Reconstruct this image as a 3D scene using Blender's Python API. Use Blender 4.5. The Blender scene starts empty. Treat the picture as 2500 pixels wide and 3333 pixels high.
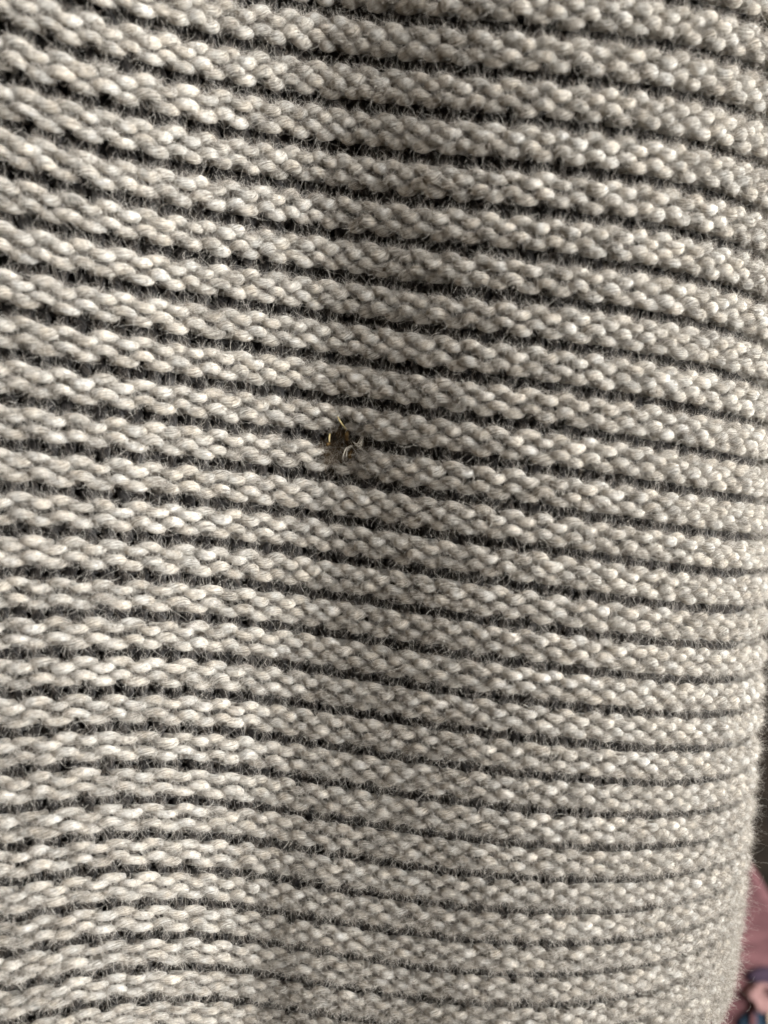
import bpy, math, random
import numpy as np
from mathutils import Vector

rng = np.random.default_rng(7)
random.seed(7)
S = bpy.context.scene
COL = S.collection
MM = 0.001

# ------------------------------------------------------------------ camera
FPX = 2600.0           # focal length in photo pixels (2500 x 3333)
HOR = 2000.0           # photo row of the camera's own level
cd = bpy.data.cameras.new('camera')
cam = bpy.data.objects.new('camera', cd)
COL.objects.link(cam)
cam.location = (0, 0, 0)
cam.rotation_euler = (math.pi / 2, 0, 0)
cd.sensor_fit = 'VERTICAL'
cd.sensor_height = 36.0
cd.lens = FPX / 3333.0 * 36.0
cd.shift_y = (HOR - 1666.5) / 3333.0
cd.clip_start = 0.004
cd.clip_end = 20
cd.dof.use_dof = True
cd.dof.focus_distance = 0.130
cd.dof.aperture_fstop = 10
S.camera = cam

# ------------------------------------------------------------------ light
w = bpy.data.worlds.new('World')
S.world = w
w.use_nodes = True
bg = w.node_tree.nodes['Background']
bg.inputs[0].default_value = (1.0, 0.70, 0.42, 1)
bg.inputs[1].default_value = 0.075

def area(name, loc, target, size, energy, colour):
    ld = bpy.data.lights.new(name, 'AREA')
    ld.shape = 'RECTANGLE'
    ld.size, ld.size_y = size
    ld.energy = energy
    ld.color = colour
    o = bpy.data.objects.new(name, ld)
    COL.objects.link(o)
    o.location = loc
    d = Vector(target) - Vector(loc)
    o.rotation_euler = d.to_track_quat('-Z', 'Y').to_euler()
    return o

area('window_light', (0.59, -0.25, 0.10), (0.0, 0.125, -0.02), (0.7, 0.6), 26.0, (1.0, 0.988, 0.965))
area('room_light', (0.10, -0.30, 0.55), (0.0, 0.125, 0.0), (0.5, 0.4), 0.5, (1.0, 0.86, 0.68))

S.view_settings.view_transform = 'Standard'
S.view_settings.look = 'None'
S.view_settings.exposure = 0.0
S.view_settings.gamma = 1.0
S.render.engine = 'CYCLES'
S.cycles.max_bounces = 5
S.cycles.diffuse_bounces = 3

# ------------------------------------------------------------------ materials
def nodes_of(name):
    m = bpy.data.materials.new(name)
    m.use_nodes = True
    nt = m.node_tree
    return m, nt, nt.nodes['Principled BSDF']

def ramp(nt, stops):
    r = nt.nodes.new('ShaderNodeValToRGB')
    el = r.color_ramp.elements
    while len(el) < len(stops):
        el.new(0.5)
    for e, (p, c) in zip(el, stops):
        e.position = p
        e.color = (*c, 1)
    return r

def yarn_material(name, dark, mid, light):
    """wool: fibres twisted round the strand (UV: x along in stitches, y around) and slow marl"""
    m, nt, b = nodes_of(name)
    N, L = nt.nodes, nt.links
    tc = N.new('ShaderNodeTexCoord')
    mp = N.new('ShaderNodeMapping')
    mp.vector_type = 'POINT'
    L.new(tc.outputs['UV'], mp.inputs[0])
    sep = N.new('ShaderNodeSeparateXYZ')
    L.new(mp.outputs[0], sep.inputs[0])
    tw = N.new('ShaderNodeMath'); tw.operation = 'MULTIPLY_ADD'     # around + twist * along
    L.new(sep.outputs['X'], tw.inputs[0]); tw.inputs[1].default_value = 1.6
    L.new(sep.outputs['Y'], tw.inputs[2])
    sc = N.new('ShaderNodeMath'); sc.operation = 'MULTIPLY'
    L.new(tw.outputs[0], sc.inputs[0]); sc.inputs[1].default_value = 20.0
    al = N.new('ShaderNodeMath'); al.operation = 'MULTIPLY'
    L.new(sep.outputs['X'], al.inputs[0]); al.inputs[1].default_value = 8.0
    cmb = N.new('ShaderNodeCombineXYZ')
    L.new(al.outputs[0], cmb.inputs[0]); L.new(sc.outputs[0], cmb.inputs[1])
    fib = N.new('ShaderNodeTexNoise')
    fib.inputs['Scale'].default_value = 1.0
    fib.inputs['Detail'].default_value = 4.0
    fib.inputs['Roughness'].default_value = 0.65
    L.new(cmb.outputs[0], fib.inputs['Vector'])
    marl = N.new('ShaderNodeTexNoise')
    marl.inputs['Scale'].default_value = 260.0
    marl.inputs['Detail'].default_value = 3.0
    L.new(tc.outputs['Object'], marl.inputs['Vector'])
    mix = N.new('ShaderNodeMath'); mix.operation = 'MULTIPLY_ADD'
    L.new(marl.outputs['Fac'], mix.inputs[0]); mix.inputs[1].default_value = 0.55
    m2 = N.new('ShaderNodeMath'); m2.operation = 'MULTIPLY'
    L.new(fib.outputs['Fac'], m2.inputs[0]); m2.inputs[1].default_value = 0.75
    L.new(m2.outputs[0], mix.inputs[2])
    r = ramp(nt, [(0.52, dark), (0.64, mid), (0.77, light)])
    L.new(mix.outputs[0], r.inputs[0])
    tint = N.new('ShaderNodeTexNoise')                              # warm and cool fibres in the blend
    tint.inputs['Scale'].default_value = 420.0
    L.new(tc.outputs['Object'], tint.inputs['Vector'])
    tr = ramp(nt, [(0.35, (1.03, 0.985, 0.92)), (0.65, (0.97, 1.0, 1.03))])
    L.new(tint.outputs['Fac'], tr.inputs[0])
    mul = N.new('ShaderNodeMix'); mul.data_type = 'RGBA'; mul.blend_type = 'MULTIPLY'
    mul.inputs['Factor'].default_value = 1.0
    L.new(r.outputs[0], mul.inputs['A']); L.new(tr.outputs[0], mul.inputs['B'])
    L.new(mul.outputs['Result'], b.inputs['Base Color'])
    b.inputs['Roughness'].default_value = 0.85
    b.inputs['Specular IOR Level'].default_value = 0.04
    b.inputs['Sheen Weight'].default_value = 0.12
    b.inputs['Sheen Roughness'].default_value = 0.5
    bp = N.new('ShaderNodeBump')
    bp.inputs['Strength'].default_value = 0.9
    bp.inputs['Distance'].default_value = 0.0006
    L.new(fib.outputs['Fac'], bp.inputs['Height'])
    L.new(bp.outputs[0], b.inputs['Normal'])
    return m

M_YARN = yarn_material('oatmeal wool', (0.16, 0.146, 0.126), (0.45, 0.424, 0.379), (0.64, 0.614, 0.567))
M_DARK = yarn_material('dark wool', (0.012, 0.0105, 0.0098), (0.030, 0.027, 0.025), (0.075, 0.07, 0.066))  # much darker tone for the groove strands and the rib cores

def plain(name, col, rough=0.6, spec=0.3):
    m, nt, b = nodes_of(name)
    b.inputs['Base Color'].default_value = (*col, 1)
    b.inputs['Roughness'].default_value = rough
    b.inputs['Specular IOR Level'].default_value = spec
    return m

def noisy(name, c0, c1, scale, rough=0.8, stretch=(1, 1, 1)):
    m, nt, b = nodes_of(name)
    N, L = nt.nodes, nt.links
    tc = N.new('ShaderNodeTexCoord'); mp = N.new('ShaderNodeMapping')
    mp.inputs['Scale'].default_value = stretch
    L.new(tc.outputs['Object'], mp.inputs[0])
    n = N.new('ShaderNodeTexNoise'); n.inputs['Scale'].default_value = scale; n.inputs['Detail'].default_value = 5
    L.new(mp.outputs[0], n.inputs['Vector'])
    r = ramp(nt, [(0.35, c0), (0.65, c1)])
    L.new(n.outputs['Fac'], r.inputs[0])
    L.new(r.outputs[0], b.inputs['Base Color'])
    b.inputs['Roughness'].default_value = rough
    b.inputs['Specular IOR Level'].default_value = 0.15
    return m

M_HAIR = plain('pale wool fibre', (0.50, 0.475, 0.43), 0.7, 0.1)
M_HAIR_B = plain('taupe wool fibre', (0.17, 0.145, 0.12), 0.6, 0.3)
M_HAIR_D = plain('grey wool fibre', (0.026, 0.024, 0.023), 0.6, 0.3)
M_WHITE = plain('white guard hair', (0.85, 0.82, 0.76), 0.3, 0.6)
M_FRAY = plain('frayed pale wool', (0.62, 0.58, 0.50), 0.6, 0.1)
M_STRAW = noisy('dry straw', (0.40, 0.29, 0.11), (0.72, 0.60, 0.32), 2500, 0.45)
M_BURR = noisy('brown chaff', (0.035, 0.02, 0.008), (0.13, 0.08, 0.03), 1500, 0.8)
M_BLACK = plain('black lint', (0.01, 0.01, 0.01), 0.6, 0.3)

# ------------------------------------------------------------------ object helpers
def thing(name, label, cat, loc=(0, 0, 0), group=None):
    o = bpy.data.objects.new(name, None)
    COL.objects.link(o)
    o.empty_display_size = 0.01
    o.location = loc
    o['label'] = label
    o['category'] = cat
    if group:
        o['group'] = group
    return o

def mesh_obj(name, V, F, mat, parent=None, uv=None, smooth=True):
    """V (n,3) metres, F (m,4) quads or (m,3) tris; uv per vertex"""
    me = bpy.data.meshes.new(name)
    V = np.asarray(V, np.float32); F = np.asarray(F, np.int32)
    k = F.shape[1]
    me.vertices.add(len(V)); me.vertices.foreach_set('co', V.ravel())
    me.loops.add(F.size); me.loops.foreach_set('vertex_index', F.ravel())
    me.polygons.add(len(F))
    me.polygons.foreach_set('loop_start', np.arange(0, F.size, k, dtype=np.int32))
    me.polygons.foreach_set('loop_total', np.full(len(F), k, np.int32))
    if uv is not None:
        lay = me.uv_layers.new(name='UVMap')
        lay.data.foreach_set('uv', np.asarray(uv, np.float32)[F.ravel()].ravel())
    me.polygons.foreach_set('use_smooth', np.full(len(F), smooth, bool))
    me.update(calc_edges=True)
    me.validate()
    me.materials.append(mat)
    o = bpy.data.objects.new(name, me)
    COL.objects.link(o)
    if parent:
        o.parent = parent
    return o

# ------------------------------------------------------------------ the fabric's base surface
# horizontal section of the garment, from left to right and round the wearer's side: (photo column, distance mm)
SEC = [(-700, 130.0), (-300, 121.0), (0, 119.8), (220, 120.8), (450, 124.4), (680, 130.2), (850, 134.8), (970, 136.8), (1090, 136.2),
       (1260, 132.2), (1450, 127.2), (1650, 123.9), (1880, 123.4), (2100, 126.2), (2270, 131.2), (2380, 137.5), (2432, 146.0)]
P = [((p - 1250) / FPX * d, d) for p, d in SEC]
P += [(66.6, 156.0), (61.0, 167.0), (48.0, 177.0), (28.0, 183.0)]
P = np.array(P)

def catmull(P, n=40):
    out = []
    Q = np.vstack([2 * P[0] - P[1], P, 2 * P[-1] - P[-2]])
    for i in range(1, len(Q) - 2):
        a, b, c, d = Q[i - 1], Q[i], Q[i + 1], Q[i + 2]
        t = np.linspace(0, 1, n, endpoint=False)[:, None]
        out.append(0.5 * (2 * b + (c - a) * t + (2 * a - 5 * b + 4 * c - d) * t ** 2 + (3 * b - a - 3 * c + d) * t ** 3))
    out.append(P[-1][None])
    return np.vstack(out)

sec = catmull(P)
su = np.concatenate([[0], np.cumsum(np.hypot(*np.diff(sec, axis=0).T))])
UMAX = su[-1]

def lerp1(u, arr):
    return np.interp(u, su, arr)

wx = np.clip((sec[:, 0] - 0) / 55.0, 0, 1); wx = wx * wx * (3 - 2 * wx)
nrm = np.stack([np.gradient(sec[:, 1], su), -np.gradient(sec[:, 0], su)], 1)
nrm /= np.linalg.norm(nrm, axis=1)[:, None]
# smooth the normals a little
kk = np.ones(25) / 25
nrm = np.stack([np.convolve(np.pad(nrm[:, i], 12, 'edge'), kk, 'valid') for i in range(2)], 1)
nrm /= np.linalg.norm(nrm, axis=1)[:, None]
LEAN = 0.02            # the garment leans and bellies out toward the top
WIDEN = 0.055          # the wearer's side widens upward

U_FOLD = su[np.argmax(np.where(su < UMAX * 0.55, sec[:, 1] - 5 * (su < 25), -9e9))]

def base_xy(u, z):
    x = lerp1(u, sec[:, 0]) + WIDEN * z * lerp1(u, wx)
    sh = np.clip(-np.asarray(z, float) / 60.0, -0.4, 1.0) * 7.5                  # the fold runs a little to the left on its way down
    y = lerp1(u + sh * np.exp(-((u - U_FOLD) / 26.0) ** 2), sec[:, 1]) - 4.0 * np.clip(-np.asarray(z, float) / 55.0, 0, 1) * np.exp(-((u - U_FOLD) / 14.0) ** 2) - LEAN * z - 0.0009 * np.clip(np.asarray(z), 0, 90) ** 2
    return x, y

# traced grooves: photo rows of each groove where it crosses photo columns
TR = {100: (-1, [-15, 128, 279, 422, 587, 723, 880, 1029, 1172, 1313, 1458, 1590, 1730, 1862, 1994, 2122, 2254, 2371, 2505, 2624, 2741, 2861, 2976, 3089, 3197, 3306]),
      500: (-2, [-70, 72, 230, 377, 531, 674, 805, 961, 1089, 1221, 1356, 1488, 1616, 1753, 1877, 1998, 2124, 2254, 2378, 2498, 2605, 2718, 2831, 2939, 3046, 3155, 3253, 3350]),
      1000: (-3, [-110, 34, 192, 331, 482, 625, 764, 897, 1029, 1172, 1296, 1424, 1548, 1665, 1794, 1922, 2043, 2175, 2299, 2405, 2530, 2639, 2752, 2858, 2967, 3080, 3178, 3276]),
      1500: (-3, [-75, 72, 222, 365, 516, 663, 794, 942, 1078, 1213, 1349, 1488, 1616, 1749, 1885, 2009, 2130, 2250, 2371, 2492, 2613, 2722, 2843, 2952, 3069, 3178, 3276]),
      2000: (-3, [-10, 136, 286, 441, 587, 738, 882, 1021, 1157, 1300, 1443, 1563, 1700, 1824, 1945, 2073, 2194, 2311, 2424, 2534, 2647, 2758, 2861, 2959, 3057, 3148, 3238, 3328]),
      2400: (-4, [-90, 64, 222, 377, 523, 670, 810, 953, 1093, 1247, 1371, 1503, 1627, 1753, 1870, 1983, 2088, 2201, 2292, 2390, 2500, 2590, 2675, 2760, 2850])}

def solve_u(px, py):
    """surface coordinate seen at a photo point (front of the garment only)"""
    uu = su[: np.argmax(sec[:, 0]) + 1]
    z = 0.0
    for _ in range(6):
        x, y = base_xy(uu, z)
        c = 1250 + FPX * x / y
        last = np.argmax(c)
        i = np.argmin(np.abs(c[: last + 1] - px))
        z = (HOR - py) / FPX * y[i]
    return uu[i], z

pts = []
for px, (i0, ys) in TR.items():
    for n, py in enumerate(ys):
        u, z = solve_u(px, py)
        pts.append((u, i0 + n, py))
pts = np.array(pts)
U0, U1 = pts[:, 0].min(), pts[:, 0].max()
un = lambda u: (np.asarray(u) - 0.5 * (U0 + U1)) / (0.5 * (U1 - U0))
rn = lambda r: (np.asarray(r) - 10.0) / 15.0
DU, DR = 4, 4

def basis(u, r):
    return np.polynomial.chebyshev.chebvander2d(un(u), rn(r), [DU, DR])

A_ = basis(pts[:, 0], pts[:, 1])
reg = 0.1 * np.eye(A_.shape[1]); reg[:2] = 0
coef = np.linalg.lstsq(np.vstack([A_, reg]), np.concatenate([pts[:, 2], np.zeros(A_.shape[1])]), rcond=None)[0]
res = A_ @ coef - pts[:, 2]
print('fit rms px', res.std(), 'max', np.abs(res).max(), 'U', U0, U1, UMAX)

def height(u, r):
    """height (mm) of row r where the garment's section is at u"""
    py = basis(u, r) @ coef
    z = (HOR - py) / FPX * 125.0
    for _ in range(4):
        z = (HOR - py) / FPX * base_xy(u, z)[1]
    return z

def zfit(u, r):
    u, r = np.broadcast_arrays(np.asarray(u, float), np.asarray(r, float))
    hi = np.clip(u, U0, U1 + 0.5)
    rc = np.clip(r, -3.5, 24.5)
    z = height(hi, rc)
    out = np.abs(r - rc) > 0
    if out.any():
        sg = np.where(r > rc, 1.0, -1.0)
        z = z + np.where(out, (r - rc) * (z - height(hi, rc - sg * 0.5)) * 2 * sg, 0)
    e = np.clip(U0 - u, 0, None)                   # past the traced part: carry the slope on, fading
    if (e > 0).any():
        sl = (z - height(hi + 6.0, rc)) / 6.0
        sl = np.where(out, 0, sl)
        z = z + sl * 12.0 * (1 - np.exp(-e / 12.0)) * (e > 0)
    return z

def surf(u, r, n):
    """metres; u along the row (mm), r in groove numbers downward, n mm outward"""
    z = zfit(u, r)
    x, y = base_xy(u, z)
    tz = -0.0062 * z                                # the ribs fan out over the rounded belly of the garment
    c = 1 / np.sqrt(1 + tz * tz)
    x = x + lerp1(u, nrm[:, 0]) * n * c
    y = y + lerp1(u, nrm[:, 1]) * n * c
    return np.stack([x, y, z + tz * c * n], -1) * MM

# stitch count along the row: stitches are wide on the stretched left, narrower round the side
gu = np.linspace(0, UMAX, 600)
_u = lambda px: solve_u(px, 1700)[0]
sw = np.interp(gu, [0, _u(100), _u(600), _u(1000), _u(1500), _u(2000), UMAX], [5.5, 5.4, 5.3, 4.9, 4.3, 3.95, 3.9])
gt = np.concatenate([[0], np.cumsum(0.5 * (1 / sw[1:] + 1 / sw[:-1]) * np.diff(gu))])
TMAX = gt[-1]
u_of_t = lambda t: np.interp(t, gt, gu)

def smooth_noise(t, freq, amp, seed):
    g = np.random.default_rng(seed)
    n = int(TMAX * freq) + 6
    v = g.uniform(-1, 1, n)
    x = np.clip(np.asarray(t) * freq + 1, 0, n - 2.001)
    i = x.astype(int); f = x - i; f = f * f * (3 - 2 * f)
    return amp * (v[i] * (1 - f) + v[i + 1] * f)

HOLE_R, HOLE_T = None, None
_hu, _ = solve_u(1120, 1450)
HOLE_T = np.interp(_hu, gu, gt)

def hole(t, r):
    """0..1, strongest at the moth-eaten snag"""
    zt = zfit(u_of_t(t), r)
    _, y = base_xy(u_of_t(t), zt)
    py = HOR - FPX * zt / y
    return np.exp(-((t - HOLE_T) / 1.1) ** 2 - ((py - 1452) / 80.0) ** 2)

TH = math.radians(80)      # degrees of the welt's curl per course
def welt(t, k, off):
    """centre of the welt k at course offset off (in courses): returns r, n"""
    u = u_of_t(t)
    per = np.abs(zfit(u, k + 1.0) - zfit(u, k + 0.0))
    th = off * TH
    open_ = np.clip(zfit(u, k + 0.5) / 65.0, -0.3, 1.0)           # the ribs are pulled further apart toward the top
    r = k + 0.5 - (0.308 - 0.012 * open_) * np.sin(th)
    depth = 2.05 * (per / 6.0) ** 0.5
    c = np.cos(th)
    return u, r, depth * np.where(c > 0, np.abs(c) ** 0.55, -np.abs(c)), per      # flattened crest, edges tucked under

def tube(path, rad, sides, ref):
    """path (n,3) m; rad (n,) m; ref outward normals -> verts, quads"""
    T = np.gradient(path, axis=0)
    T /= np.linalg.norm(T, axis=1)[:, None] + 1e-12
    B = np.cross(T, ref); B /= np.linalg.norm(B, axis=1)[:, None] + 1e-12
    Nn = np.cross(B, T)
    n = len(path)
    a = np.arange(sides) / sides * 2 * math.pi + math.pi          # seam on the hidden side
    lump = 1 + rng.normal(0, 0.05, (n, sides))
    V = path[:, None] + (rad[:, None] * lump)[:, :, None] * (np.cos(a)[None, :, None] * Nn[:, None] + np.sin(a)[None, :, None] * B[:, None])
    i = np.arange(n - 1)[:, None] * sides
    j = np.arange(sides)[None]
    j2 = (j + 1) % sides
    F = np.stack([i + j, i + j2, i + sides + j2, i + sides + j], -1).reshape(-1, 4)
    uvv = np.broadcast_to((np.arange(sides) / sides)[None], (n, sides))
    return V.reshape(-1, 3), F, uvv, Nn, B

def outward(u):
    return np.stack([lerp1(u, nrm[:, 0]), lerp1(u, nrm[:, 1]), np.zeros_like(u)], -1)

T0, T1 = 3.0, TMAX - 2.0
R0, R1 = -6, 27

# ------------------------------------------------------------------ sweater
sweater = thing('sweater', 'oatmeal beige wool sweater knitted in horizontal ribs with dark grooves, small snag near its middle', 'sweater', (0, 0.125, 0))
PO = np.array([0, 0.125, 0], np.float32)

hair_src = []        # (positions, normals, tangents, owner, dark)

def put(name, V, F, mat, parent, uv=None):
    o = mesh_obj(name, V - PO, F, mat, parent, uv)
    return o

def course(k, j, parent, seed):
    SEG, SIDES = 24, 8
    t = np.arange(int((T1 - T0) * SEG)) / SEG + T0
    drift = smooth_noise(t, 0.12, 0.30, 40 + k) + 0.5 * math.sin(k * 2.4)          # wales wander a little from rib to rib
    ph = 2 * math.pi * (t + drift + smooth_noise(t, 1.0, 0.045, seed))
    a = 0.98 + smooth_noise(t, 1.0, 0.3, seed + 1)
    tt = t + a * np.sin(2 * ph) / (2 * math.pi) + smooth_noise(t, 0.5, 0.07, seed + 2)
    h = 0.76 + smooth_noise(t, 2.0, 0.10, seed + 3)
    off = -(j - 1) + h * np.cos(ph) + smooth_noise(t, 1.0, 0.08, seed + 4)
    ao = np.abs(off)
    off = np.sign(off) * np.where(ao > 0.9, 0.9 + (ao - 0.9) * 1.0, ao)       # the outer loops tuck under
    u, r, n, per = welt(tt, k, off)
    c2 = np.cos(2 * ph)
    n = n + per * (np.where(c2 > 0, 0.18, 0.46) * c2 + smooth_noise(t, 2.0, 0.03, seed + 5))
    hl = hole(tt, r)
    n = n - 3.8 * hl + hl * smooth_noise(t, 5.0, 0.7, seed + 11)
    tt = tt + hl * smooth_noise(t, 3.0, 0.25, seed + 12)
    rad = per * (0.091 + 0.041 * np.cos(2 * ph)) * (1 + smooth_noise(t, 2.0, 0.16, seed + 6) + smooth_noise(t, 7.0, 0.06, seed + 7))
    rad = rad * np.clip(1 - 0.6 * hl, 0.3, 2) * MM
    path = surf(u, r, n)
    V, F, uvv, Nn, B = tube(path, rad, SIDES, outward(u))
    uv = np.stack([np.repeat(t + (k * 3 + j) * 7.31, SIDES), uvv.ravel() + rng.random() * 3], -1)
    put('yarn_course', V, F, M_YARN, parent, uv)
    front = (np.cos(2 * ph) > 0.1) & (np.abs(off) < 1.0)
    return path[front], rad[front], Nn[front], B[front]

def core(k):
    """the curled inner layer of one rib"""
    t = np.arange(T0, T1, 0.25)
    offs = np.linspace(-1.9, 1.9, 13)
    G = []
    for of in offs:
        u, r, n, per = welt(t, k, of)
        r = k + 0.5 + (r - k - 0.5) * 0.66
        G.append(surf(u, r, n - 0.50 * per - 1.5 * hole(t, r)))
    G = np.array(G)
    m, n_ = G.shape[:2]
    i = np.arange(m - 1)[:, None] * n_; j = np.arange(n_ - 1)[None]
    F = np.stack([i + j, i + j + 1, i + n_ + j + 1, i + n_ + j], -1).reshape(-1, 4)
    uv = np.stack([np.tile(t, m), np.repeat(offs * 0.5, n_)], -1)
    return G.reshape(-1, 3), F, uv

def groove(k, seed):
    SEG, SIDES = 16, 7
    t = np.arange(int((T1 - T0) * SEG)) / SEG + T0
    ph = 2 * math.pi * (t + 0.25)
    tt = t + 0.9 * np.sin(2 * ph) / (2 * math.pi) + smooth_noise(t, 1.0, 0.08, seed)
    u = u_of_t(tt)
    per = np.abs(zfit(u, k + 0.5) - zfit(u, k - 0.5))
    r = k + 0.17 * np.cos(ph) + smooth_noise(t, 2.0, 0.04, seed + 1)
    n = -1.7 - per * 0.07 * np.cos(2 * ph) + smooth_noise(t, 2.0, 0.25, seed + 2) - 1.2 * hole(tt, r)
    rad = per * 0.145 * (1 + smooth_noise(t, 3.0, 0.2, seed + 3)) * MM
    path = surf(u, r, n)
    V, F, uvv, Nn, B = tube(path, rad, SIDES, outward(u))
    uv = np.stack([np.repeat(t + k * 3.7, SIDES), uvv.ravel()], -1)
    # the knit behind the strand closes the bottom of the groove
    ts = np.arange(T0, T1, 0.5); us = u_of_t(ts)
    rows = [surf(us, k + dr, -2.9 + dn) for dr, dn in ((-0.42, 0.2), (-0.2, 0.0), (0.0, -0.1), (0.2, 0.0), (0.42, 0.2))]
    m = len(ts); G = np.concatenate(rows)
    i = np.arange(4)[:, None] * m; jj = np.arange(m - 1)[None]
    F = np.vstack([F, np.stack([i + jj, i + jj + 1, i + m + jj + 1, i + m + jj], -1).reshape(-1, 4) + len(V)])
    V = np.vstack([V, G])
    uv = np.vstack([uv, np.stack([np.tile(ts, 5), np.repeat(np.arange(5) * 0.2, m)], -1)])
    return V, F, uv, path, rad, Nn, B

def fuzz(name, groups, count, length, lift, width, mat, parent, seed, npt=6):
    """fine loose fibres as hair curves rooted on the strands"""
    g = np.random.default_rng(seed)
    path = np.concatenate([q[0] for q in groups]); rad = np.concatenate([q[1] for q in groups])
    Nn = np.concatenate([q[2] for q in groups]); B = np.concatenate([q[3] for q in groups])
    idx = g.integers(0, len(path), count)
    ang = g.normal(0, 0.8, count)
    d = np.cos(ang)[:, None] * Nn[idx] + np.sin(ang)[:, None] * B[idx]
    p0 = path[idx] + d * rad[idx][:, None] * 0.93 + g.normal(0, 0.0001, (count, 3))
    T = np.cross(B[idx], Nn[idx])
    s1 = g.choice([-1, 1], count)[:, None]
    dirn = s1 * (T - B[idx] * g.normal(0.55, 0.35, (count, 1))) + B[idx] * g.normal(0, 0.3, (count, 1)) + d * g.uniform(0.05, lift, (count, 1))
    dirn /= np.linalg.norm(dirn, axis=1)[:, None]
    Ls = length * g.lognormal(0, 0.45, count)
    bend = g.normal(0, 1.0, (count, 3)); bend2 = g.normal(0, 1.0, (count, 3))
    pts = np.zeros((count, npt, 3))
    cur = p0.copy(); dd = dirn.copy()
    for q in range(npt):
        pts[:, q] = cur
        s = q / (npt - 1)
        dd = dd + 0.5 * (bend * (1 - s) + bend2 * s) - 0.14 * d * s
        dd /= np.linalg.norm(dd, axis=1)[:, None]
        cur = cur + dd * (Ls / (npt - 1))[:, None]
    hc = bpy.data.hair_curves.new(name)
    hc.add_curves([npt] * count)
    hc.attributes['position'].data.foreach_set('vector', (pts - PO).astype(np.float32).ravel())
    ra = hc.attributes.get('radius') or hc.attributes.new('radius', 'FLOAT', 'POINT')
    wv = np.repeat(width * g.uniform(0.6, 1.4, count), npt) * np.tile(np.linspace(1, 0.55, npt), count)
    ra.data.foreach_set('value', wv.astype(np.float32))
    hc.materials.append(mat)
    o = bpy.data.objects.new(name, hc)
    COL.objects.link(o)
    o.parent = parent
    o['kind'] = 'stuff'
    return o

snag = []
for k in range(R0, R1):
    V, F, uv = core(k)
    rib = put('rib', V, F, M_DARK, sweater, uv)  # core coloured dark: paints in the shade of the gaps between stitches
    gr = [course(k, j, rib, 1000 + k * 97 + j * 31) for j in range(3)]
    snag += gr
    fuzz('loose_fibres', gr, 26000, 0.0010, 0.32, 0.000013, M_HAIR, rib, 50 + k)
    fuzz('halo_fibres', gr, 1500, 0.0022, 0.8, 0.000006, M_HAIR, rib, 650 + k, 8)
    fuzz('taupe_fibres', gr, 20000, 0.0010, 0.32, 0.000013, M_HAIR_B, rib, 350 + k)  # darker taupe fibres mixed in among the pale ones
for k in range(R0 + 1, R1):
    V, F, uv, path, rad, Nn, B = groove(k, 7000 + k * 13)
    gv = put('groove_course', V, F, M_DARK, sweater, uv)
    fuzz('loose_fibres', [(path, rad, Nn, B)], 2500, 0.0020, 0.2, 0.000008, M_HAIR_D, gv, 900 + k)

# ------------------------------------------------------------------ snag and stray hairs
def front_point(px, py, lift):
    """a point on the knit's face (mm out of the rib crests) seen near a photo position"""
    u, z = solve_u(px, py)
    y = base_xy(u, z)[1]
    x = base_xy(u, z)[0]
    n = 2.0 + lift
    tz = -0.0062 * z; c = 1 / math.sqrt(1 + tz * tz)
    return np.array([x + lerp1(u, nrm[:, 0]) * n * c, y + lerp1(u, nrm[:, 1]) * n * c, z + tz * c * n]) * MM

def bit(name, ctrl, rad, mat, parent=None, sides=6, taper=0.6, flat=1.0, seg=10):
    """a short stalk or hair through control points (metres)"""
    ctrl = np.array(ctrl)
    Pn = catmull(ctrl, seg)
    n = len(Pn)
    T = np.gradient(Pn, axis=0); T /= np.linalg.norm(T, axis=1)[:, None]
    ref = np.tile(np.array([0.13, -0.98, 0.11]), (n, 1))
    s = np.linspace(-1, 1, n)
    r = rad * (1 - (1 - taper) * np.abs(s) ** 1.5) * (1 + rng.normal(0, 0.06, n))
    B = np.cross(T, ref); B /= np.linalg.norm(B, axis=1)[:, None]
    Nn = np.cross(B, T)
    a = np.arange(sides) / sides * 2 * math.pi
    V = Pn[:, None] + r[:, None, None] * (flat * np.cos(a)[None, :, None] * Nn[:, None] + np.sin(a)[None, :, None] * B[:, None])
    i = np.arange(n - 1)[:, None] * sides; j = np.arange(sides)[None]; j2 = (j + 1) % sides
    F = np.stack([i + j, i + j2, i + sides + j2, i + sides + j], -1).reshape(-1, 4)
    V = np.vstack([V.reshape(-1, 3), Pn[:1], Pn[-1:]])
    k = n * sides
    capA = [[k, (q + 1) % sides, q, k] for q in range(sides)]
    capB = [[k + 1, (n - 1) * sides + q, (n - 1) * sides + (q + 1) % sides, k + 1] for q in range(sides)]
    o = bpy.data.objects.new(name, bpy.data.meshes.new(name))
    base = V.mean(0) if parent is None else PO
    o.data.from_pydata([tuple(v) for v in (V - base)], [], [tuple(map(int, f)) for f in F] + [tuple(f[:3]) for f in capA] + [tuple(f[:3]) for f in capB])
    for p in o.data.polygons:
        p.use_smooth = True
    o.data.materials.append(mat)
    COL.objects.link(o)
    if parent is None:
        o.location = base
    else:
        o.parent = parent
    return o

def tag(o, label, cat, group=None):
    o['label'] = label; o['category'] = cat
    if group:
        o['group'] = group
    return o

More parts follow.
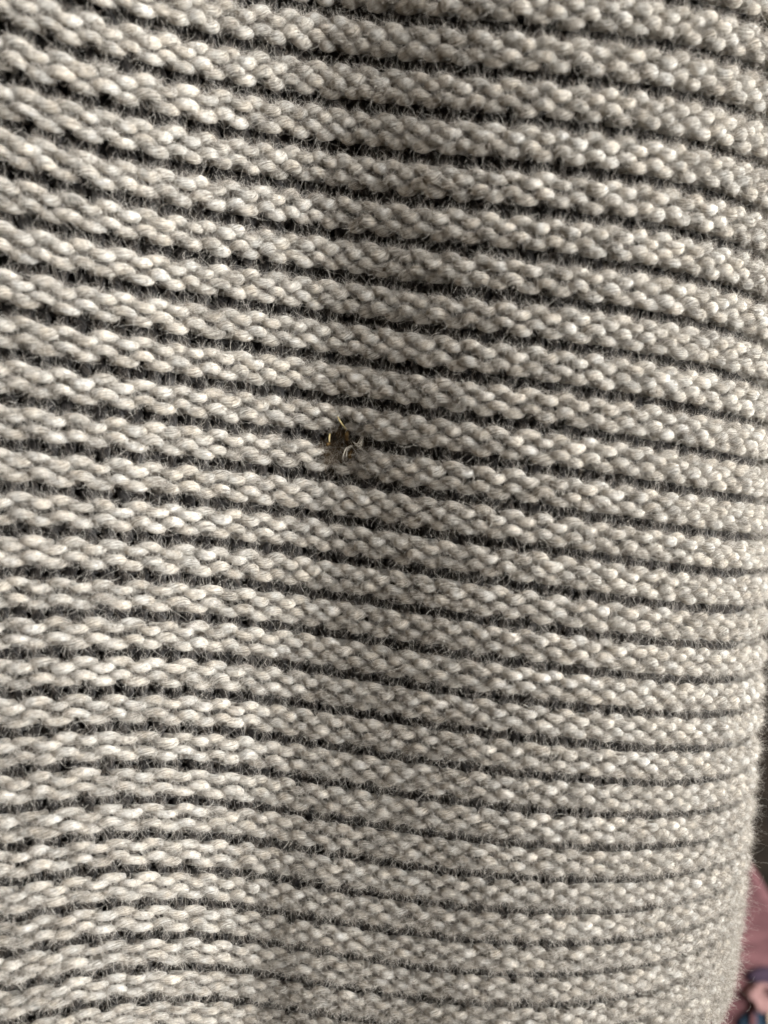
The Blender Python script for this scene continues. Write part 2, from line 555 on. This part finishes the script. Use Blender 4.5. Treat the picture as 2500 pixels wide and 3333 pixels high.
FP = front_point
sp = FP(1120, 1452, -1.0)
near = [tuple(q[m] for q in g) for g in snag for m in [np.linalg.norm((g[0] - sp) / np.array([1.0, 1.0, 0.8]), axis=1) < 0.0040] if m.any()]
M_BROWN = plain('brown plant fibre', (0.06, 0.036, 0.015), 0.7, 0.1)
fuzz('brown_fibres', near, 1700, 0.0017, 0.9, 0.000018, M_BROWN, sweater, 77)
fuzz('frayed_fibres', near, 160, 0.0024, 0.6, 0.000010, M_FRAY, sweater, 78, 8)
tag(bit('straw_fragment', [FP(1120, 1352, 0.9), FP(1128, 1372, 0.6), FP(1138, 1398, -0.4)], 0.00015, M_STRAW, flat=0.5),
    'upper longer straw splinter standing up from the snag in the knit', 'straw', 'straw splinters caught in the snag')
tag(bit('straw_fragment', [FP(1084, 1412, -0.3), FP(1081, 1424, -0.4), FP(1077, 1440, -1.0)], 0.00018, M_STRAW, flat=0.5),
    'lower shorter yellowish straw splinter at the left of the snag', 'straw', 'straw splinters caught in the snag')
for pts_, r_ in (([(1135, 1395), (1139, 1415), (1137, 1434)], 0.00042), ([(1152, 1468), (1150, 1482), (1147, 1494)], 0.00034),
                 ([(1068, 1452), (1075, 1446), (1082, 1442)], 0.00030)):
    o = bit('brown_chaff', [FP(*pts_[0], -0.9), FP(*pts_[1], -0.6), FP(*pts_[2], -1.2)], r_, M_BURR, flat=0.5)
    o['category'] = 'chaff'; o['group'] = 'brown chaff in the snag'
    o['label'] = {1135: 'dark brown chaff sliver hanging below the upper straw splinter',
                  1152: 'brown chaff sliver under the pale frayed tuft of the snag',
                  1068: 'small olive brown chaff speck beside the lower straw splinter'}[pts_[0][0]]
# frayed pale ends of the broken yarn
ends = [[(1165, 1436), (1176, 1447), (1190, 1456), (1200, 1464)], [(1204, 1408), (1197, 1432), (1186, 1444), (1172, 1440)],
        [(1170, 1446), (1186, 1450), (1196, 1444), (1202, 1424)], [(1166, 1452), (1150, 1460), (1142, 1478), (1136, 1498)],
        [(1163, 1455), (1148, 1464), (1140, 1484), (1137, 1496)], [(1150, 1466), (1148, 1480), (1149, 1494)],
        [(1180, 1450), (1192, 1452), (1199, 1438)], [(1190, 1502), (1196, 1510), (1202, 1518)]]
for e in ends:
    for q in range(3):
        jx, jy = rng.normal(0, 3.5, 2)
        bit('frayed_end', [FP(x + jx, y + jy, 0.2 + 0.4 * math.sin(i)) for i, (x, y) in enumerate(e)], 0.000024, M_FRAY, sweater, 5, 0.5)

# single stray guard hairs that stand out from the fuzz
for (x, y, dx, dy) in [(1009, 2000, 3, 24), (982, 1913, 8, 13), (1575, 468, 3, 24), (1530, 525, -4, 10), (1505, 920, -16, 38), (1518, 1005, 9, 26),
                       (2462, 2482, 20, 28), (2160, 2838, -4, 12), (150, 1915, 4, 24), (40, 1310, 34, 6), (970, 2570, 2, 10), (1070, 3060, 4, 10),
                       (1563, 1090, 6, 12), (1420, 1985, -16, 20), (1200, 1700, 10, 22), (880, 1120, 8, -16), (1310, 2230, -14, 24), (2020, 1330, 2, 18),
                       (1420, 1100, 30, -16), (1300, 640, 5, 16), (560, 1850, -6, 20), (730, 2300, 4, 18), (1700, 2290, 14, 8), (1850, 2740, -8, 20)]:
    bit('guard_hair', [FP(x, y, 0.25), FP(x + dx * .5 + dy * .06, y + dy * .5 - dx * .06, 0.55), FP(x + dx, y + dy, 0.4)], 0.000026, M_WHITE, sweater, 5, 0.4)
tag(bit('black_lint', [FP(2375, 1697, 0.5), FP(2380, 1694, 0.7), FP(2385, 1690, 0.5)], 0.00008, M_BLACK),
    'tiny black lint fibre lying on the knit at the right', 'lint')

# ------------------------------------------------------------------ background
def sheet(name, V, F, mat, parent=None):
    return mesh_obj(name, np.array(V, float), np.array(F), mat, parent, smooth=False)

def ray(px, py, d):
    return np.array([(px - 1250) / FPX * d, d, (HOR - py) / FPX * d])

M_SOFA = noisy('dark brown cloth', (0.005, 0.0035, 0.002), (0.012, 0.008, 0.005), 240, 0.9)
D = 0.262
o = sheet('background', [(-0.5, 0.34, -0.6), (0.8, 0.34, -0.6), (0.8, 0.34, 0.6), (-0.5, 0.34, 0.6)], [(0, 1, 2, 3)], M_SOFA)
o['kind'] = 'structure'

# the patterned cloth that hangs behind the garment: rounded panel with thickness, woven motifs raised as pile
cloth = thing('patterned_cloth', 'dusty pink patterned cloth with pale pink and blue motifs behind the garment edge', 'cloth', tuple(ray(2500, 3300, D)))
CO = np.array(ray(2500, 3300, D))

def panel(name, outline, d, thick, mat, parent, puff=0.0):
    """extruded outline given in photo coordinates at its own distance, real thickness"""
    pts_ = np.array([ray(x, y, d) for x, y in outline]) - CO
    n = len(pts_)
    back = pts_ + np.array([0, thick, 0])
    c = pts_.mean(0); mid = c + (pts_ - c) * 0.86 + np.array([0, -puff, 0])
    ctr = c + np.array([0, -puff, 0])
    V = np.vstack([pts_, back, mid, ctr[None], c[None] + np.array([[0, thick, 0]])])
    F = []
    for i in range(n):
        j = (i + 1) % n
        F += [(i, j, n + j), (i, n + j, n + i), (i, 2 * n + i, 2 * n + j), (i, 2 * n + j, j), (2 * n + i, 3 * n, 2 * n + j), (n + i, n + j, 3 * n + 1)]
    return mesh_obj(name, V, F, mat, parent, smooth=False)

def blob(cx, cy, rx, ry, seed, wob=0.14, n=20):
    g = np.random.default_rng(seed); ph = g.uniform(0, 6.28, 3)
    out = []
    for i in range(n):
        a = i / n * 2 * math.pi
        r = 1 + wob * (math.sin(2 * a + ph[0]) * .6 + math.sin(3 * a + ph[1]) * .5 + math.sin(5 * a + ph[2]) * .3)
        out.append((cx + rx * r * math.cos(a), cy + ry * r * math.sin(a)))
    return out

M_PINK = noisy('dusty pink pile', (0.060, 0.026, 0.029), (0.125, 0.058, 0.062), 190, 0.9, (0.6, 1, 1.6))
M_PALE = noisy('pale pink pile', (0.18, 0.10, 0.097), (0.28, 0.165, 0.155), 500, 0.9)
M_NAVY = noisy('navy pile', (0.020, 0.014, 0.026), (0.045, 0.028, 0.045), 500, 0.9)
M_BLUE = noisy('teal blue pile', (0.010, 0.022, 0.040), (0.022, 0.042, 0.065), 500, 0.9)
M_TAN = noisy('tan pile', (0.36, 0.27, 0.20), (0.50, 0.40, 0.31), 500, 0.9)
edge = [(2438, 2800), (2470, 2850), (2505, 2912), (2560, 3000), (2640, 3140), (2720, 3300), (2790, 3500), (2820, 3800), (2600, 3950), (2200, 3950), (2050, 3600), (2100, 3200), (2250, 2940), (2380, 2820)]
panel('pile', edge, D, 0.012, M_PINK, cloth, 0.002)
e = D - 0.0035
panel('motif', blob(2520, 3182, 85, 30, 3), e, 0.004, M_NAVY, cloth, 0.0006)
panel('motif', blob(2486, 3246, 56, 42, 21, 0.30), e - 0.0012, 0.004, M_PALE, cloth, 0.0008)
panel('motif', [(2490, 3222), (2506, 3216), (2524, 3224), (2528, 3242), (2514, 3254), (2520, 3238), (2508, 3228)], e - 0.0030, 0.002, M_PINK, cloth, 0.0002)
panel('motif', blob(2480, 3345, 80, 46, 9), e, 0.004, M_BLUE, cloth, 0.0006)
panel('motif', blob(2452, 3322, 10, 26, 12), e - 0.0014, 0.003, M_PINK, cloth, 0.0004)
panel('motif', blob(2508, 3318, 12, 20, 14), e - 0.0014, 0.003, M_TAN, cloth, 0.0004)
panel('motif', blob(2470, 3460, 60, 40, 15), e, 0.004, M_PALE, cloth, 0.0006)
panel('motif', blob(2600, 3330, 60, 50, 16), e, 0.004, M_NAVY, cloth, 0.0006)
